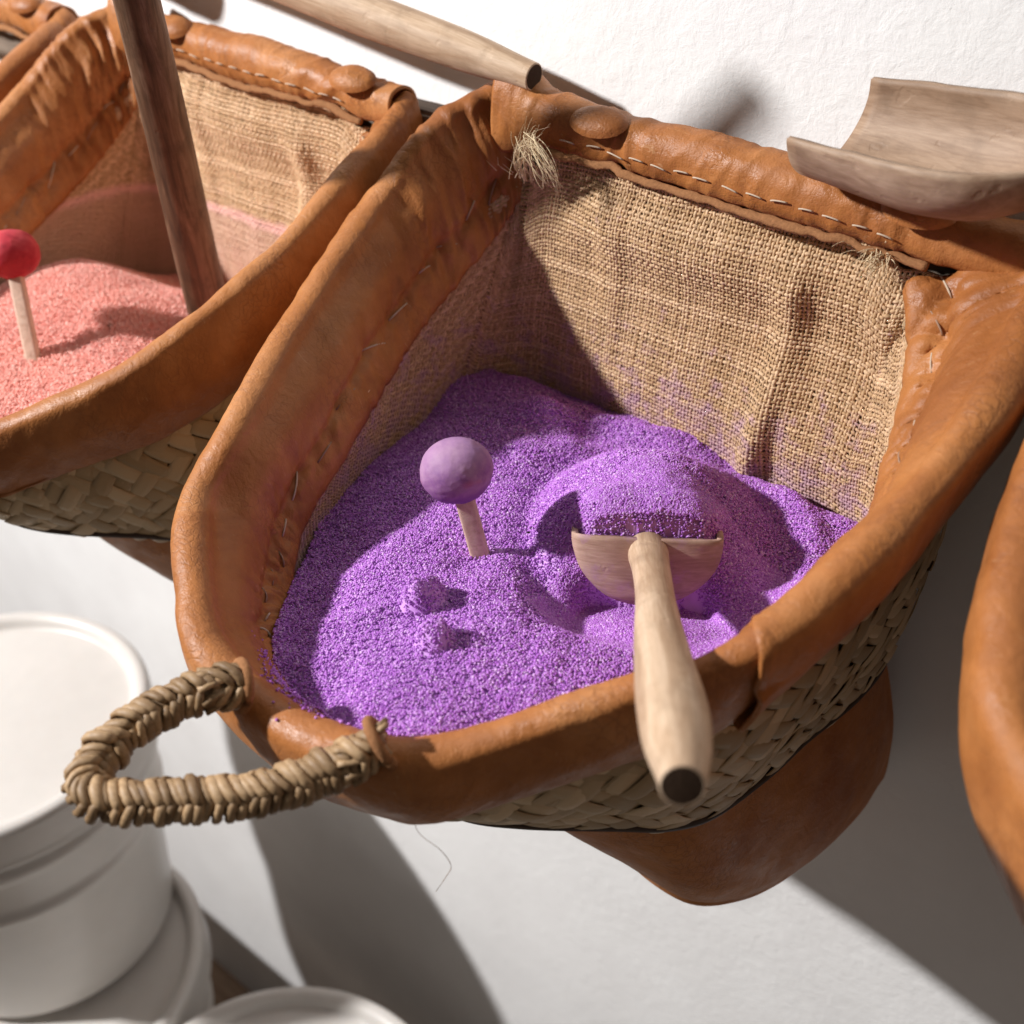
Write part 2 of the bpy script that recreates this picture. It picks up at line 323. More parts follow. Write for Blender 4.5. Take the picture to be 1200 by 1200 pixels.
def section(ts, seed, lift=0.0, stitches=(), narrow=False):
    """rim leather: grid stations x section (inner edge, up, over the crest, down outside)."""
    C, I, O = (spline(a, 0, ts=ts) for a in (C_NARROW if narrow else C_, I_, O_))
    T = np.gradient(C, axis=0); T[:, 2] = 0; T = nrm(T); Nn = np.stack([-T[:, 1], T[:, 0], 0*T[:, 0]], -1)   # inward
    ctr = np.array([.02, .05, 0]); s = np.sign(((ctr-C)*Nn).sum(-1)); Nn *= s[:, None]
    rr = (.0145 + .002*n2(ts*.9, 0, seed+3) - .003*sstep(11, 13, ts)*sstep(17.5, 16, ts))[:, None]
    up = np.array([0, 0, 1.0])
    K = C - up*rr
    T1 = K + Nn*rr*1.05; q1 = K + (Nn*.71+up*.71)*rr; q2 = K + (-Nn*.71+up*.71)*rr; T2 = K - Nn*rr
    pf = np.clip((C[:, 2:]-I[:, 2:]-.03)/.05, 0, 1); m1 = T1*.62+I*.38 + (Nn*.35+up)*(.003+.006*pf); m1b = T1*.3+I*.7 + up*(.001+.002*pf); m2 = T2*.5+O*.5 - Nn*.006
    ctrl = np.stack([I-up*.012-Nn*.0, I, m1b, m1, T1, q1, C, q2, T2, m2, O, O+Nn*.006-up*.0], 1)
    ns = 64
    G = np.stack([resample(spline(c, 120), ns) for c in ctrl])
    tv = np.linspace(0, 1, ns)[None]; tt = ts[:, None]
    # arc-length like coordinate along the rim
    L = np.r_[0, np.cumsum(np.linalg.norm(np.diff(C, axis=0), axis=1))][:, None]
    N = gnormals(G); N *= np.sign((N*( -Nn[:, None]*0 + np.array([0, 0, 1.0]))).sum(-1)[:, 34:35].mean() or 1)
    inner = sstep(.52, .05, tv); corner = sstep(3.2, .4, tt)+sstep(17.3, 18.8, tt)*.8
    wob = fbm(G*14, 3, seed)*.0022
    g1 = n2(L*95+n2(L*20, tv*3, seed+9)*1.1, tv*2.0, seed+1, 2)
    gw = n2(L*58+n2(L*14, tv*2.5, seed+19)*1.3, tv*1.4, seed+21, 2)
    gath = -np.abs(g1)**.7*(.0018*inner + .0026*corner*sstep(.85, .35, tv)) - np.abs(gw)**.8*.0085*corner*sstep(.80, .30, tv)*sstep(0, .12, tv)
    g2 = n2(L*190, tv*3.2+L*8, seed+5, 2)*.00045*(.35+inner)
    cres = -.0040*np.exp(-((tv-(.17+.012*n2(L*18, 0, seed+2)))/.016)**2)*sstep(7.4, 6.2, tt)       # stitched line
    cres2 = -.003*np.exp(-((tv-.17)/.02)**2)*sstep(16.2, 17, tt)
    und = n2(L*6, tv*1.5, seed+7)*.0028*sstep(.6, .9, tv)
    rid = -np.abs(n2(L*38+tv*5, tv*4-L*6, seed+8, 2))*.0012*sstep(.45, .7, tv)
    G = G + N*(wob+gath+g2+cres+cres2+und+rid+lift)[..., None]
    sg = np.sign(N[len(ts)//3, 34, 2]); i_, j_ = np.meshgrid(np.arange(len(ts)), np.arange(ns), indexing='ij')
    for (ta, ra_, tb, rb_) in stitches:
        for t_, r_ in ((ta, ra_), (tb, rb_)):
            ci = int(np.interp(t_, ts, np.arange(len(ts)))); a0, a1 = max(0, ci-14), min(len(ts), ci+15); sl = (slice(a0, a1), slice(0, 34))
            dx = (L[a0:a1]-L[ci])*1.0; dy = (np.arange(34)[None]-r_)*.0028; d = np.sqrt(dx**2+dy**2); th = np.arctan2(dy, dx)
            dd = -.0034*np.exp(-(d/.0048)**2) + .0013*np.cos(5*th+r_*7)*np.exp(-(d/.015)**2)*np.minimum(1, d/.006)
            G[sl] += sg*N[sl]*dd[..., None]
    return G, L[:, 0], Nn
def uvs(G):
    a = np.r_[0, np.cumsum(np.linalg.norm(np.diff(G[:, G.shape[1]//2], axis=0), axis=1))]
    b = np.r_[0, np.cumsum(np.linalg.norm(np.diff(G[G.shape[0]//2], axis=0), axis=1))]
    A, B = np.meshgrid(a, b, indexing='ij'); return np.stack([A, B], -1).reshape(-1, 2)
def grid_mesh(name, G, flip=False, **kw):
    q = quads(*G.shape[:2]); return mesh_from(name, G, q[:, ::-1] if flip else q, uvs(G), **kw)
def facing(G, i, j, d): return bool(gnormals(G)[i, j] @ np.array(d, float) < 0)

# ---- burlap yarns, woven over a sheet that follows the inside of the basket
def burlap_sheet(nu, nv, seed=3):
    iL, iR = 5.6, 14.2
    left = spline(I_, 0, ts=np.linspace(iL, 0, 60)); right = spline(I_, 0, ts=np.linspace(19, iR, 60))
    cL, cR = left[-1], right[0]
    back_top = np.stack([np.linspace(cL[0]+.012, cR[0]-.012, 50), .236+.004*np.sin(np.linspace(0, 9, 50)), np.interp(np.linspace(0, 1, 50), [0, .05, .95, 1], [.186, .2015, .1965, .183])], -1)
    top = np.vstack([left, back_top, right])
    # outside push and bottom line
    bot_ctrl = np.array([(-.110, -.085, -.065), (-.147, -.012, -.05), (-.174, .058, -.045), (-.182, .12, -.045), (-.190, .18, -.045), (-.165, .222, -.045), (-.10, .240, -.045),
                         (0, .240, -.045), (.10, .238, -.045), (.165, .232, -.045), (.210, .205, -.045), (.228, .13, -.045), (.228, .06, -.045), (.212, .0, -.045)])
    top = resample(top, nu); bot = resample(spline(bot_ctrl, 200), nu)
    # re-time so back corners match: parametrise both by piecewise arc (left / back / right)
    def piecewise(P, ia, ib, n):
        f = np.array([0, .29, .69, 1.0]); a, b, c = P[:ia+1], P[ia:ib+1], P[ib:]
        na, nb = int(round(n*f[1])), int(round(n*(f[2]-f[1]))); nc = n-na-nb
        return np.vstack([resample(a, na+1)[:-1], resample(b, nb+1)[:-1], resample(c, nc)])
    cl, cr = spline(C_, 0, ts=np.linspace(iL, 0, 60)), spline(C_, 0, ts=np.linspace(19, iR, 60))
    low = np.array([0, 0, -.022]); cl, cr = cl+low, cr+low
    def outw(P): d = P-np.array([.02, .05, 0]); d[:, 2] = 0; return P+nrm(d)*.0070
    left_m, right_m = outw(left), outw(right)
    cr = outw(outw(right*.84+spline(C_NARROW, 0, ts=np.linspace(19, iR, 60))*.16)); cl = outw(outw(left*.86+cl*.14))
    bf = spline(bot_ctrl, 261); bb = resample(bf[100:186], 50)
    back_m = back_top*.6+bb*.4; back_m[:, 1] += .001
    cl[-1] = cl[-1]*.5+back_top[0]*.5; cr[0] = cr[0]*.5+back_top[-1]*.5
    top = piecewise(np.vstack([cl, back_top, cr]), 60, 109, nu); mid = piecewise(np.vstack([left_m, back_m, right_m]), 60, 109, nu); bot = piecewise(bf, 100, 185, nu)
    G = np.stack([resample(np.vstack([a_*(1-k)+b_*k for a_, b_, k in ((t_, m_, 0), (t_, m_, .5), (t_, m_, 1), (m_, b2, .5), (m_, b2, 1))]), nv) for t_, m_, b2 in zip(top, mid, bot)])
    v = np.linspace(0, 1, nv)[None, :, None]
    Nn = gnormals(G); ctr = np.array([0, .02, .05]); sg = np.sign(((ctr-G)*Nn).sum(-1).mean()); Nn *= sg
    for _ in range(6):
        G[1:-1] = .5*G[1:-1]+.25*(G[:-2]+G[2:])
    U = np.linspace(0, 1, nu)[:, None]; Vv = v[..., 0]
    backm = sstep(.33, .38, U)*sstep(.74, .68, U)
    belly = backm*(.012*np.exp(-((Vv-.17)/.11)**2)*sstep(0, .1, Vv) + .011*np.exp(-((Vv-.66)/.22)**2)*(.6+.6*sstep(.42, .62, U)))          # soft roll at the top
    fold = backm*(.0090*np.exp(-((U-.575-.02*np.sin(Vv*3.2))/.013)**2)*sstep(.12, .5, Vv) - .0035*np.exp(-((U-.603-.02*np.sin(Vv*3.2))/.018)**2)*sstep(.1, .4, Vv) + .006*np.exp(-((U-.640+.05*(1-Vv))/.016)**2)*sstep(.0, .2, Vv)*sstep(.95, .6, Vv) + .006*np.exp(-((U-.40-.02*Vv)/.020)**2)*sstep(.9, .3, Vv))
    bumps = n2(U*11, Vv*2.6, seed)*.0048 + n2(U*26, Vv*4, seed+4)*.0016
    G = G + Nn*(belly+fold+bumps)[..., None]
    G[..., 1] = np.minimum(G[..., 1], .2525)
    return G, Nn
def burlap_meshes():
    NU, NV = 276, 68
    S = 3
    G, Nn = burlap_sheet(NU*S, NV*S)
    Nn = gnormals(G)*np.sign((gnormals(G)*Nn).sum(-1).mean())
    du = np.linalg.norm(np.gradient(G, axis=0), axis=-1)*S; dv = np.linalg.norm(np.gradient(G, axis=1), axis=-1)*S
    Tu, Tv = nrm(np.gradient(G, axis=0)), nrm(np.gradient(G, axis=1))
    A = .00062; paths, rad, ref = [], [], []
    for i in range(NU):
        c = i*S+1; vv = np.arange(NV*S)
        off = A*np.cos(np.pi*((vv-1)/S)+np.pi*i); jit = n2(vv*.06, i*3.1, 5)*.0006 + RNG.normal()*.00025
        paths.append(G[c]+Nn[c]*off[:, None]+Tu[c]*jit[:, None]); ref.append(Nn[c])
        rad.append(np.clip(du[c]*.47, .0005, .0014)*(1+.34*n2(vv*.35, i*7.7, 6))*RNG.uniform(.72, 1.12))
    for j in range(NV):
        c = j*S+1; uu = np.arange(NU*S)
        off = -A*np.cos(np.pi*((uu-1)/S)+np.pi*j); jit = n2(uu*.06, j*3.7+50, 8)*.0006 + RNG.normal()*.00025
        paths.append(G[:, c]+Nn[:, c]*off[:, None]+Tv[:, c]*jit[:, None]); ref.append(Nn[:, c])
        rad.append(np.clip(dv[:, c]*.48, .0005, .0015)*(1+.34*n2(uu*.35, j*9.7, 9))*RNG.uniform(.8, 1.12))
    V, Fq = tubes(paths, rad, 4, .72, ref)
    # thickness backing sheet
    back = grid_mesh('backing_sheet', (G-Nn*.0022)[::3, ::3])
    # loose fibres
    fp, fr = [], []
    for _ in range(3200):
        a, b = RNG.integers(3, NU*S-3), RNG.integers(2, NV*S-10)
        p = G[a, b]+Nn[a, b]*.0012; d = nrm(Nn[a, b]*RNG.uniform(.3, 1.0)+Tu[a, b]*RNG.normal()*.9+Tv[a, b]*RNG.normal()*.9); e = RNG.normal(size=3)*.6
        L = RNG.uniform(.0025, .009); t = np.linspace(0, 1, 5)[:, None]
        fp.append(p+d*L*t+e*L*t*t*.6-np.array([0, 0, .3])*L*t*t); fr.append(np.linspace(.00010, .00004, 5))
    fv, ff = tubes(fp, fr, 3)
    me = mesh_from('burlap_yarns', V, fixq(Fq)); fz = mesh_from('burlap_fuzz', fv, ff)
    return me, back, fz, (G, Nn, Tu, Tv)
YARN, SHEET, FUZZ, BUR = burlap_meshes()

# ---- strips of the woven palm body
def strip_mesh(k):
    n, m = 7, 4; u = np.linspace(-1, 1, n); v = np.linspace(-1, 1, m); Ug, Vg = np.meshgrid(u, v, indexing='ij')
    w = 1-.10*np.abs(Ug)**3
    X = Ug*1.12; Y = Vg*.495*w; Z = .26*(1-np.abs(Ug)**2.6)-.16 - .05*Vg**2 + .02*np.array([0, 1, -1, .5])[k]*Vg
    Y += .05*np.array([0, 1, -1, .4])[k]*Ug
    V = np.stack([X, Y, Z], -1); top = V.reshape(-1, 3); bot = top-np.array([0, 0, .07])
    Fq = np.vstack([quads(n, m), quads(n, m, base=n*m)[:, ::-1]])
    rim = [i*m for i in range(n)]+[(n-1)*m+j for j in range(1, m)]+[i*m+m-1 for i in range(n-2, -1, -1)]+[j for j in range(m-2, 0, -1)]
    side = np.array([[rim[q], rim[(q+1) % len(rim)], rim[(q+1) % len(rim)]+n*m, rim[q]+n*m] for q in range(len(rim))])[:, ::-1]
    return mesh_from('palm_strip', np.vstack([top, bot]), np.vstack([Fq, side]), smooth=True)
STRIPS = [strip_mesh(k) for k in range(4)]

def wall_surface(ts):      # woven body: top tucked under the leather, bottom at Wb
    O, Wb, I = spline(O_, 0, ts=ts), spline(Wb_, 0, ts=ts), spline(I_, 0, ts=ts)
    top = O + np.array([0, 0, .022]); d = np.array([.02, .10, 0])-top; d[:, 2] = 0; top = top+nrm(d)*.010
    v = np.linspace(0, 1, 40)[None, :, None]
    G = top[:, None]*(1-v)+Wb[:, None]*v; out = -nrm(d)[:, None]
    return G + out*.010*np.sin(np.pi*v)
def weave(parent, t0, t1, width=.0150):
    ts = np.linspace(t0, t1, 300); G = wall_surface(ts); N = gnormals(G)
    ctr = np.array([.02, .12, -.05]); N *= np.sign(((G-ctr)*N).sum(-1).mean())
    a = np.r_[0, np.cumsum(np.linalg.norm(np.diff(G[:, 20], axis=0), axis=1))]
    hgt = np.linalg.norm(np.diff(G, axis=1), axis=-1).sum(1).mean(); Lt = a[-1]
    def at(u, v):
        x = np.interp(u, a, np.arange(300)); y = np.clip(v/hgt, 0, 1)*39
        i, j = int(x), int(y); i2, j2 = min(i+1, 299), min(j+1, 39); fx, fy = x-i, y-j
        def bl(Q): return (Q[i, j]*(1-fx)+Q[i2, j]*fx)*(1-fy)+(Q[i, j2]*(1-fx)+Q[i2, j2]*fx)*fy
        return bl(G), nrm(bl(N))
    Q = int((Lt+hgt)/width)+4; cnt = 0; r2 = math.sqrt(.5)
    items = []
    for p in range(-Q, Q):
        for q in range(-Q, Q):
            if (p-q) % 2: continue
            ph = (p+q) % 4
            for horiz in (True, False):
                # twill: a float two widths long starting on this cell
                if horiz and ph != 0: continue
                if not horiz and ph != 2: continue
                cx, cy = (p+1.0, q+.5) if horiz else (p+.5, q+1.0)
                u = (cx-cy)*r2*width+Lt/2; v = (cx+cy)*r2*width+hgt/2
                if not (0 <= u <= Lt and -.3*width <= v <= hgt+.2*width): continue
                items.append((u, v, horiz))
    # second family fills the gaps of the over-two-under-two pattern
    for p in range(-Q, Q):
        for q in range(-Q, Q):
            if (p-q) % 2 == 0: continue
            ph = (p+q+1) % 4
            for horiz in (True, False):
                if horiz and ph != 0: continue
                if not horiz and ph != 2: continue
                cx, cy = (p+1.0, q+.5) if horiz else (p+.5, q+1.0)
                u = (cx-cy)*r2*width+Lt/2; v = (cx+cy)*r2*width+hgt/2
                if not (0 <= u <= Lt and -.3*width <= v <= hgt+.2*width): continue
                items.append((u, v, horiz))
    for u, v, horiz in items:
        P, n = at(u, v); P2, _ = at(min(u+.004, Lt), v); P1, _ = at(max(u-.004, 0), v); tu = nrm(P2-P1); tv = nrm(np.cross(n, tu))
        Pd, _ = at(u, min(v+.004, hgt)); Pu, _ = at(u, max(v-.004, 0)); dv = nrm(Pd-Pu); tv = tv*np.sign((tv*dv).sum())
        ang = (math.radians(45) if horiz else math.radians(135)) + RNG.normal()*.035
        X = tu*math.cos(ang)+tv*math.sin(ang); n = nrm(n + X*RNG.normal()*.05 + np.cross(n, X)*RNG.normal()*.04); X = nrm(X-n*(X@n)); Y = np.cross(n, X)
        m = Matrix.Identity(4); sc = (width*RNG.uniform(.97, 1.06), width*RNG.uniform(.92, 1.06), width*RNG.uniform(.5, .85)); P = P+n*RNG.normal()*.0007
        for r in range(3): m[r][0], m[r][1], m[r][2], m[r][3] = X[r]*sc[0], Y[r]*sc[1], n[r]*sc[2], P[r]
        o = obj('palm_strip', STRIPS[cnt % 4], PALM, parent); o.matrix_local = m; cnt += 1
    return cnt

def bottom_mesh():
    n = 140; ts = np.linspace(0, 19, n); P0 = spline(Wb_, 0, ts=ts); d = np.array([.02, .16, 0])-P0; d[:, 2] = 0
    P0 = P0+nrm(d)*np.interp(ts, [0, 9, 13, 19], [.034, .034, .016, .016])[:, None]+np.array([0, 0, .012])
    Bc = np.array([(-.215, .262), (-.215, .20), (-.195, .13), (-.14, .09), (-.06, .075), (.03, .065), (.11, .045), (.175, .042), (.213, .075), (.236, .14), (.246, .20), (.248, .262)])
    E = np.column_stack([resample(spline(Bc, 300), n), np.full(n, -.288)]); c = np.array([.015, .20, -.30])
    Em = E+(c-E)*.10+np.array([0, 0, -.012])
    k1 = np.interp(ts, [0, 9, 13, 19], [.22, .22, .45, .45])[:, None]; P1 = P0*k1+E*(1-k1)+np.array([0, 0, -.012])+nrm(E-c)*np.array([1, 1, 0])*.022
    t = np.linspace(0, 1, 40)[None, :, None]
    G = (1-t)**2*P0[:, None]+2*t*(1-t)*P1[:, None]+t*t*E[:, None]
    t2 = np.linspace(0, 1, 10)[None, 1:, None]; cap = (1-t2)**2*E[:, None]+2*t2*(1-t2)*(E*1.0+np.array([0, 0, -.014]))[:, None]+t2*t2*Em[:, None]
    t3 = np.linspace(0, 1, 8)[None, 1:, None]; cap2 = Em[:, None]*(1-t3)+c*t3
    G = np.concatenate([G, cap, cap2], 1); G[..., 1] = np.minimum(G[..., 1], WALL_Y-.006)
    N = gnormals(G); G = G+N*(fbm(G*11, 3, 31)*.0022)[..., None]
    return grid_mesh('leather_bottom', G)
BOTTOM = bottom_mesh()
def body_mesh():
    ts = np.linspace(0, 19, 160); G = wall_surface(ts); N = gnormals(G); N *= np.sign(((G-np.array([.02, .12, -.05]))*N).sum(-1).mean())
    return grid_mesh('basket_core', (G-N*.0032)[:, ::3])
BODY = body_mesh()
def trim_mesh():
    ts = np.linspace(0, 19, 160); P = spline(Wb_, 0, ts=ts)+np.array([0, 0, -.001]); d = np.array([.02, .16, 0])-P; d[:, 2] = 0
    P = P+nrm(d)*.0035; V, Fq = tubes([P], .0055, 8); return mesh_from('dark_trim', V, fixq(Fq))
TRIM = trim_mesh()
DARKTRIM = mat_plain('shaded_leather_lip', (.045, .024, .014), .6, 120, .4, .3)  # leather lip below the weave, its shade put into the dark colour

def button_mesh(seed):
    n, m = 20, 10; a = np.linspace(0, 2*np.pi, n, endpoint=False); r = np.linspace(0.02, 1, m)
    h = np.sqrt(np.maximum(0, 1-(r*.985)**2.2))
    V = np.stack([np.outer(r, np.cos(a))*.0250, np.outer(r, np.sin(a))*.0150, np.repeat(h[:, None]*.0105, n, 1)], -1)
    V[..., 2] += n2(V[..., 0]*90+seed, V[..., 1]*90)*.0008
    return mesh_from('button', V, quads(m, n, False, True)[:, ::-1])
def back_roll(seed, xe):
    n, ns = 200, 44; x = np.linspace(-.176, xe, n); a = np.linspace(-.25*np.pi, 1.35*np.pi, ns)   # front-lower ... over ... back
    zc = np.interp(x, [-.176, -.13, -.06, .12, .20], [.226, .224, .222, .215, .208]); ry = .0150+.002*n2(x*9, 0, seed); rz = .0215+.002*n2(x*7, 3, seed+1)+.016*sstep(-.128, -.172, x)
    sq = np.sign(np.sin(a))*np.abs(np.sin(a))**.8
    G = np.stack([np.repeat(x[:, None], ns, 1), .247-ry[:, None]*np.cos(a)[None]*1.35, zc[:, None]+rz[:, None]*sq[None]], -1)
    N = gnormals(G); N *= np.sign(N[n//2, ns//2, 2]); tv = np.linspace(0, 1, ns)[None]; X = x[:, None]
    g = -np.abs(n2(X*60+n2(X*15, tv*2, seed+4), tv*2.2, seed+2))**.8*.0022*(1+1.5*np.exp(-((X-.16)/.03)**2)+1.2*np.exp(-((X+.07)/.03)**2))*.85 + fbm(G*16, 3, seed+5)*.0024
    g = g + .003*np.exp(-((X+.150)/.010)**2)*sstep(.2, .5, tv)
    G = G+N*g[..., None]
    G[..., 1] = np.minimum(G[..., 1], WALL_Y-.004); return grid_mesh('back_roll', G, facing(G, n//2, ns//2, (0, -.3, 1))), G
def stitch(parent, A, B, n, sag=.0012, r=.00055, mat=None, name='stitch'):
    A, B, n = np.array(A), np.array(B), np.array(n); t = np.linspace(0, 1, 7)[:, None]
    P = A*(1-t)+B*t+n*(sag*np.sin(np.pi*t)-.0008*(np.abs(2*t-1)**4)); V, Fq = tubes([P], r, 6)
    return obj(name, mesh_from(name, V, fixq(Fq)), mat or THREAD, parent)

def overlap(b, G, N, iS, seed):
    lift = np.zeros(G.shape[0]-iS)+.0030; lift[:3] += .0007
    Gb = G[iS:] + N[iS:]*lift[:, None, None]
    tv = np.arange(64)/63.0; wav = (n2(tv*6, 0, seed+60)*.006+.004*np.sin(tv*7))
    fade = np.exp(-np.arange(Gb.shape[0])/10.0)[:, None, None]
    Tn = nrm(np.gradient(Gb, axis=0)); Gb = Gb + Tn*wav[None, :, None]*fade
    Gb[:, 46:] += (N[iS:, 46:]*.004)*np.exp(-np.arange(Gb.shape[0])/7.0)[:, None, None]
    return solid(obj('leather_overlap', grid_mesh('leather_overlap', Gb, facing(Gb, Gb.shape[0]//2, 34, (0, 0, 1))), LEATHER, b), .0032)
def basket(x0, seed, label, full=True, weave_range=None, lining=None, wv=True, seam=SEAM, warp=None, narrow=False):
    b = thing('leather_basket', label, 'basket', (x0, 0, 0), 'row of leather rimmed wall baskets')
    iS = int(np.argmin(abs(TS-seam)))
    plan, tv_i = [], int(.17*63)
    if full:
        t = .45
        while t < 6.6:
            dt = RNG.uniform(.16, .26); plan.append((t, tv_i+RNG.normal()*1.6, t+dt, tv_i+RNG.normal()*1.6+RNG.choice([-2, 0, 2]))); t += dt+RNG.uniform(.12, .26)
        t = 16.6
        while t < (18.75 if not narrow else 0):
            dt = RNG.uniform(.26, .38); plan.append((t, tv_i-1+RNG.normal()*1.2, t+dt, tv_i-1+RNG.normal()*1.2)); t += dt+.12
    G, L, Nn = section(TS, seed, 0.0, plan, narrow)
    if warp: G[..., 0] += warp*sstep(-.02, -.17, G[..., 1])*sstep(.02, -.1, G[..., 0])
    Ga = G[:iS+14].copy(); N = gnormals(G); N *= np.sign(N[200, 34, 2])
    Ga[-14:] -= N[iS:iS+14]*.0012
    ra = solid(obj('leather_rim', grid_mesh('leather_rim', Ga, facing(Ga, 200, 34, (0, 0, 1))), LEATHER, b), .0032)
    rb = ra
    if seam < 18.9: rb = overlap(b, G, N, iS, seed)
    for o in (obj('basket_core', BODY, CORE, b), obj('leather_bottom', BOTTOM, LEATHER_UNDER, b), obj('dark_trim', TRIM, DARKTRIM, b)):
        if warp: o.scale = (.78, .85, 1); o.location = (.06, .035, 0)
    if full: obj('burlap_lining', SHEET, BACKING, b)
    if lining is not None:
        y = obj('burlap_weave', YARN, BURLAP, b, 'stuff'); y.material_slots[0].link = 'OBJECT'; y.material_slots[0].material = lining
        obj('burlap_fuzz', FUZZ, BURLAP, b, 'stuff')
    roll, RG = back_roll(seed+20, .226 if narrow else .262); br = solid(obj('back_roll', roll, LEATHER, b), .003)
    # raw lip under the roll with a running stitch
    xs = np.linspace(-.118, .196, 90); k0 = np.searchsorted(RG[:, 0, 0], xs).clip(0, 199)
    lp = RG[k0, 3]*.0+np.stack([xs, RG[k0, 0, 1]-.0095, RG[k0, 0, 2]+.0005+n2(xs*30, 0, seed)*.0012], -1)
    V, Fq = tubes([lp], .0036+.0009*n2(xs*60, 2, seed), 8, .62, [np.tile([0, -.75, .65], (90, 1))]); obj('raw_lip', mesh_from('raw_lip', V, fixq(Fq)), SUEDE, b)
    if full:
        for q in range(14):
            xa = -.105+q*.0203+RNG.normal()*.0015; xb = xa+.0125+RNG.normal()*.0012
            i1, i2 = np.searchsorted(RG[:, 0, 0], [xa, xb]).clip(0, 199)
            off = np.array([0, -.0022, -.0002]); stitch(br, RG[i1, 6]+off, RG[i2, 6]+off+np.array([0, 0, RNG.normal()*.001]), (0, -.8, .6), .0009, .00062)
    for bx, bz, s in ((-.073, .236, 1), (.181, .226, 2)):
        o = obj('leather_button', button_mesh(s+seed), LEATHER, b); o.location = (bx, .232, bz); o.rotation_euler = (math.radians(34), 0, math.radians(4*s))
    # stitches on the inner face of the rim
    def face(t, r):
        i = int(np.interp(t, [0, 19], [0, NS-1])); j = int(np.clip(r, 0, 63)); return G[i, j], N[i, j]
    for ta, r1, tb, r2 in plan:
        (A, na), (B, nb) = face(ta, r1), face(tb, r2); up_ = .0036 if (ta > seam) else .0008
        stitch(rb if ta > seam else ra, A+na*up_, B+nb*up_, na, .0022, .00072, THREAD_DARK if RNG.random() < .3 else THREAD)
    if wv and weave_range: print('strips', weave(b, *weave_range))
    return b, G, N

purple_basket, GP, NP = basket(0, 11, 'large tan leather basket with burlap lining that holds the purple sand, woven handle in front', True, (6.6, 18.2), BURLAP_P)
left_basket, GL, NL = basket(-.52, 47, 'tan leather basket with burlap lining that holds the coral pink sand', True, (8.5, 18.6), BURLAP, True, 19, None, True)
right_basket, _, _ = basket(.546, 83, 'blurred tan leather basket cut off by the right edge, next after the purple sand', False, None, None, True, 15, .125)
far_basket, _, _ = basket(-1.045, 29, 'leather basket corner peeking in at the top left beyond the pink sand basket', False, None, None, True, SEAM, None, True)

# ---- frayed tuft of jute at the back left corner of the purple basket
fp, fr = [], []
for k in range(90):
    t = np.linspace(0, 1, 8)[:, None]; j = RNG.normal(size=3)
    if k < 45:      # lock standing up over the lip
        p0 = np.array([-.128, .211, .192])+j*np.array([.006, .002, .003]); p2 = np.array([-.112, .198, .230])+RNG.normal(size=3)*np.array([.007, .005, .006]); p1 = p0*.5+p2*.5+np.array([-.006, -.006, .004])+RNG.normal(size=3)*.006
    elif k < 72:    # lock falling over to the right
        p0 = np.array([-.115, .200, .222])+j*np.array([.004, .002, .004]); p2 = np.array([-.088, .198, .196])+RNG.normal(size=3)*np.array([.005, .003, .006]); p1 = p0*.5+p2*.5+np.array([.004, -.010, .008])+RNG.normal(size=3)*.006
    else:            # short stubble along the burlap corner
        p0 = np.array([-.145, .218, .188])+j*np.array([.012, .002, .004]); p2 = p0+np.array([0, -.004, .012])+RNG.normal(size=3)*.005; p1 = p0*.5+p2*.5
    fp.append((1-t)**2*p0+2*t*(1-t)*p1+t*t*p2); fr.append(np.linspace(.00042, .00010, 8))
V, Fq = tubes(fp, fr, 4); JUTE = mat_plain('loose_jute', (.78, .62, .40), .85, 300, .3); obj('frayed_tuft', mesh_from('frayed_tuft', V, fixq(Fq)), JUTE, purple_basket, 'stuff')
fp, fr = [], []
for k in range(70):
    c = np.array([.163, .222, .193])+RNG.normal(size=3)*np.array([.005, .002, .004]); d = nrm(np.array([RNG.normal()*.4-.1, -.7, RNG.normal()*.5])); L = RNG.uniform(.006, .014); t = np.linspace(0, 1, 5)[:, None]
    fp.append(c+d*L*t-np.array([0, 0, .4])*L*t*t); fr.append(np.linspace(.0004, .0001, 5))
V, Fq = tubes(fp, fr, 4); obj('frayed_tuft', mesh_from('frayed_tuft', V, fixq(Fq)), JUTE, purple_basket, 'stuff')

# ------------------------------------------------------------------ woven handle of the purple basket
HP = np.array([(-0.012, -0.202, 0.014), (-0.020, -0.218, 0.018), (-0.033, -0.237, 0.014), (-0.042, -0.259, 0.008), (-0.045, -0.279, 0.000), (-0.041, -0.295, -0.006), (-0.029, -0.301, -0.008), (-0.010, -0.291, -0.008), (0.009, -0.276, -0.006), (0.033, -0.258, -0.003), (0.053, -0.239, 0.001), (0.070, -0.215, 0.007), (0.082, -0.200, 0.015), (0.090, -0.187, 0.022)])
H = resample(spline(HP, 400), 400); HT = nrm(np.gradient(H, axis=0)); up = np.array([0, 0, 1.0])
HB = nrm(np.cross(HT, up)); HN = np.cross(HB, HT)
handle = thing('unused', '', '') if False else obj('handle', mesh_from('handle', *[(V, fixq(F)) for V, F in [tubes([H[6:-6]], .0092, 10, 1, [HN[6:-6]])]][0]), PALM_ROPE, purple_basket)
HL = np.linalg.norm(np.diff(H, axis=0), axis=1).sum(); NW = 50
def wrap_path(c, a0, a1, slant, R, n=13):
    a = np.linspace(a0, a1, n); i = np.clip(c*399+slant*np.linspace(-.5, .5, n)*399/NW, 0, 399)
    j = i.astype(int); P = H[j]; rad = R*(1+.0*a)
    ends = np.minimum(1, np.minimum(np.arange(n), np.arange(n)[::-1])/2.0)
    rad = R*(.80+.20*ends)
    return P+rad[:, None]*(np.cos(a)[:, None]*HB[j]+np.sin(a)[:, None]*HN[j]), HN[j]*np.sin(a)[:, None]+HB[j]*np.cos(a)[:, None]
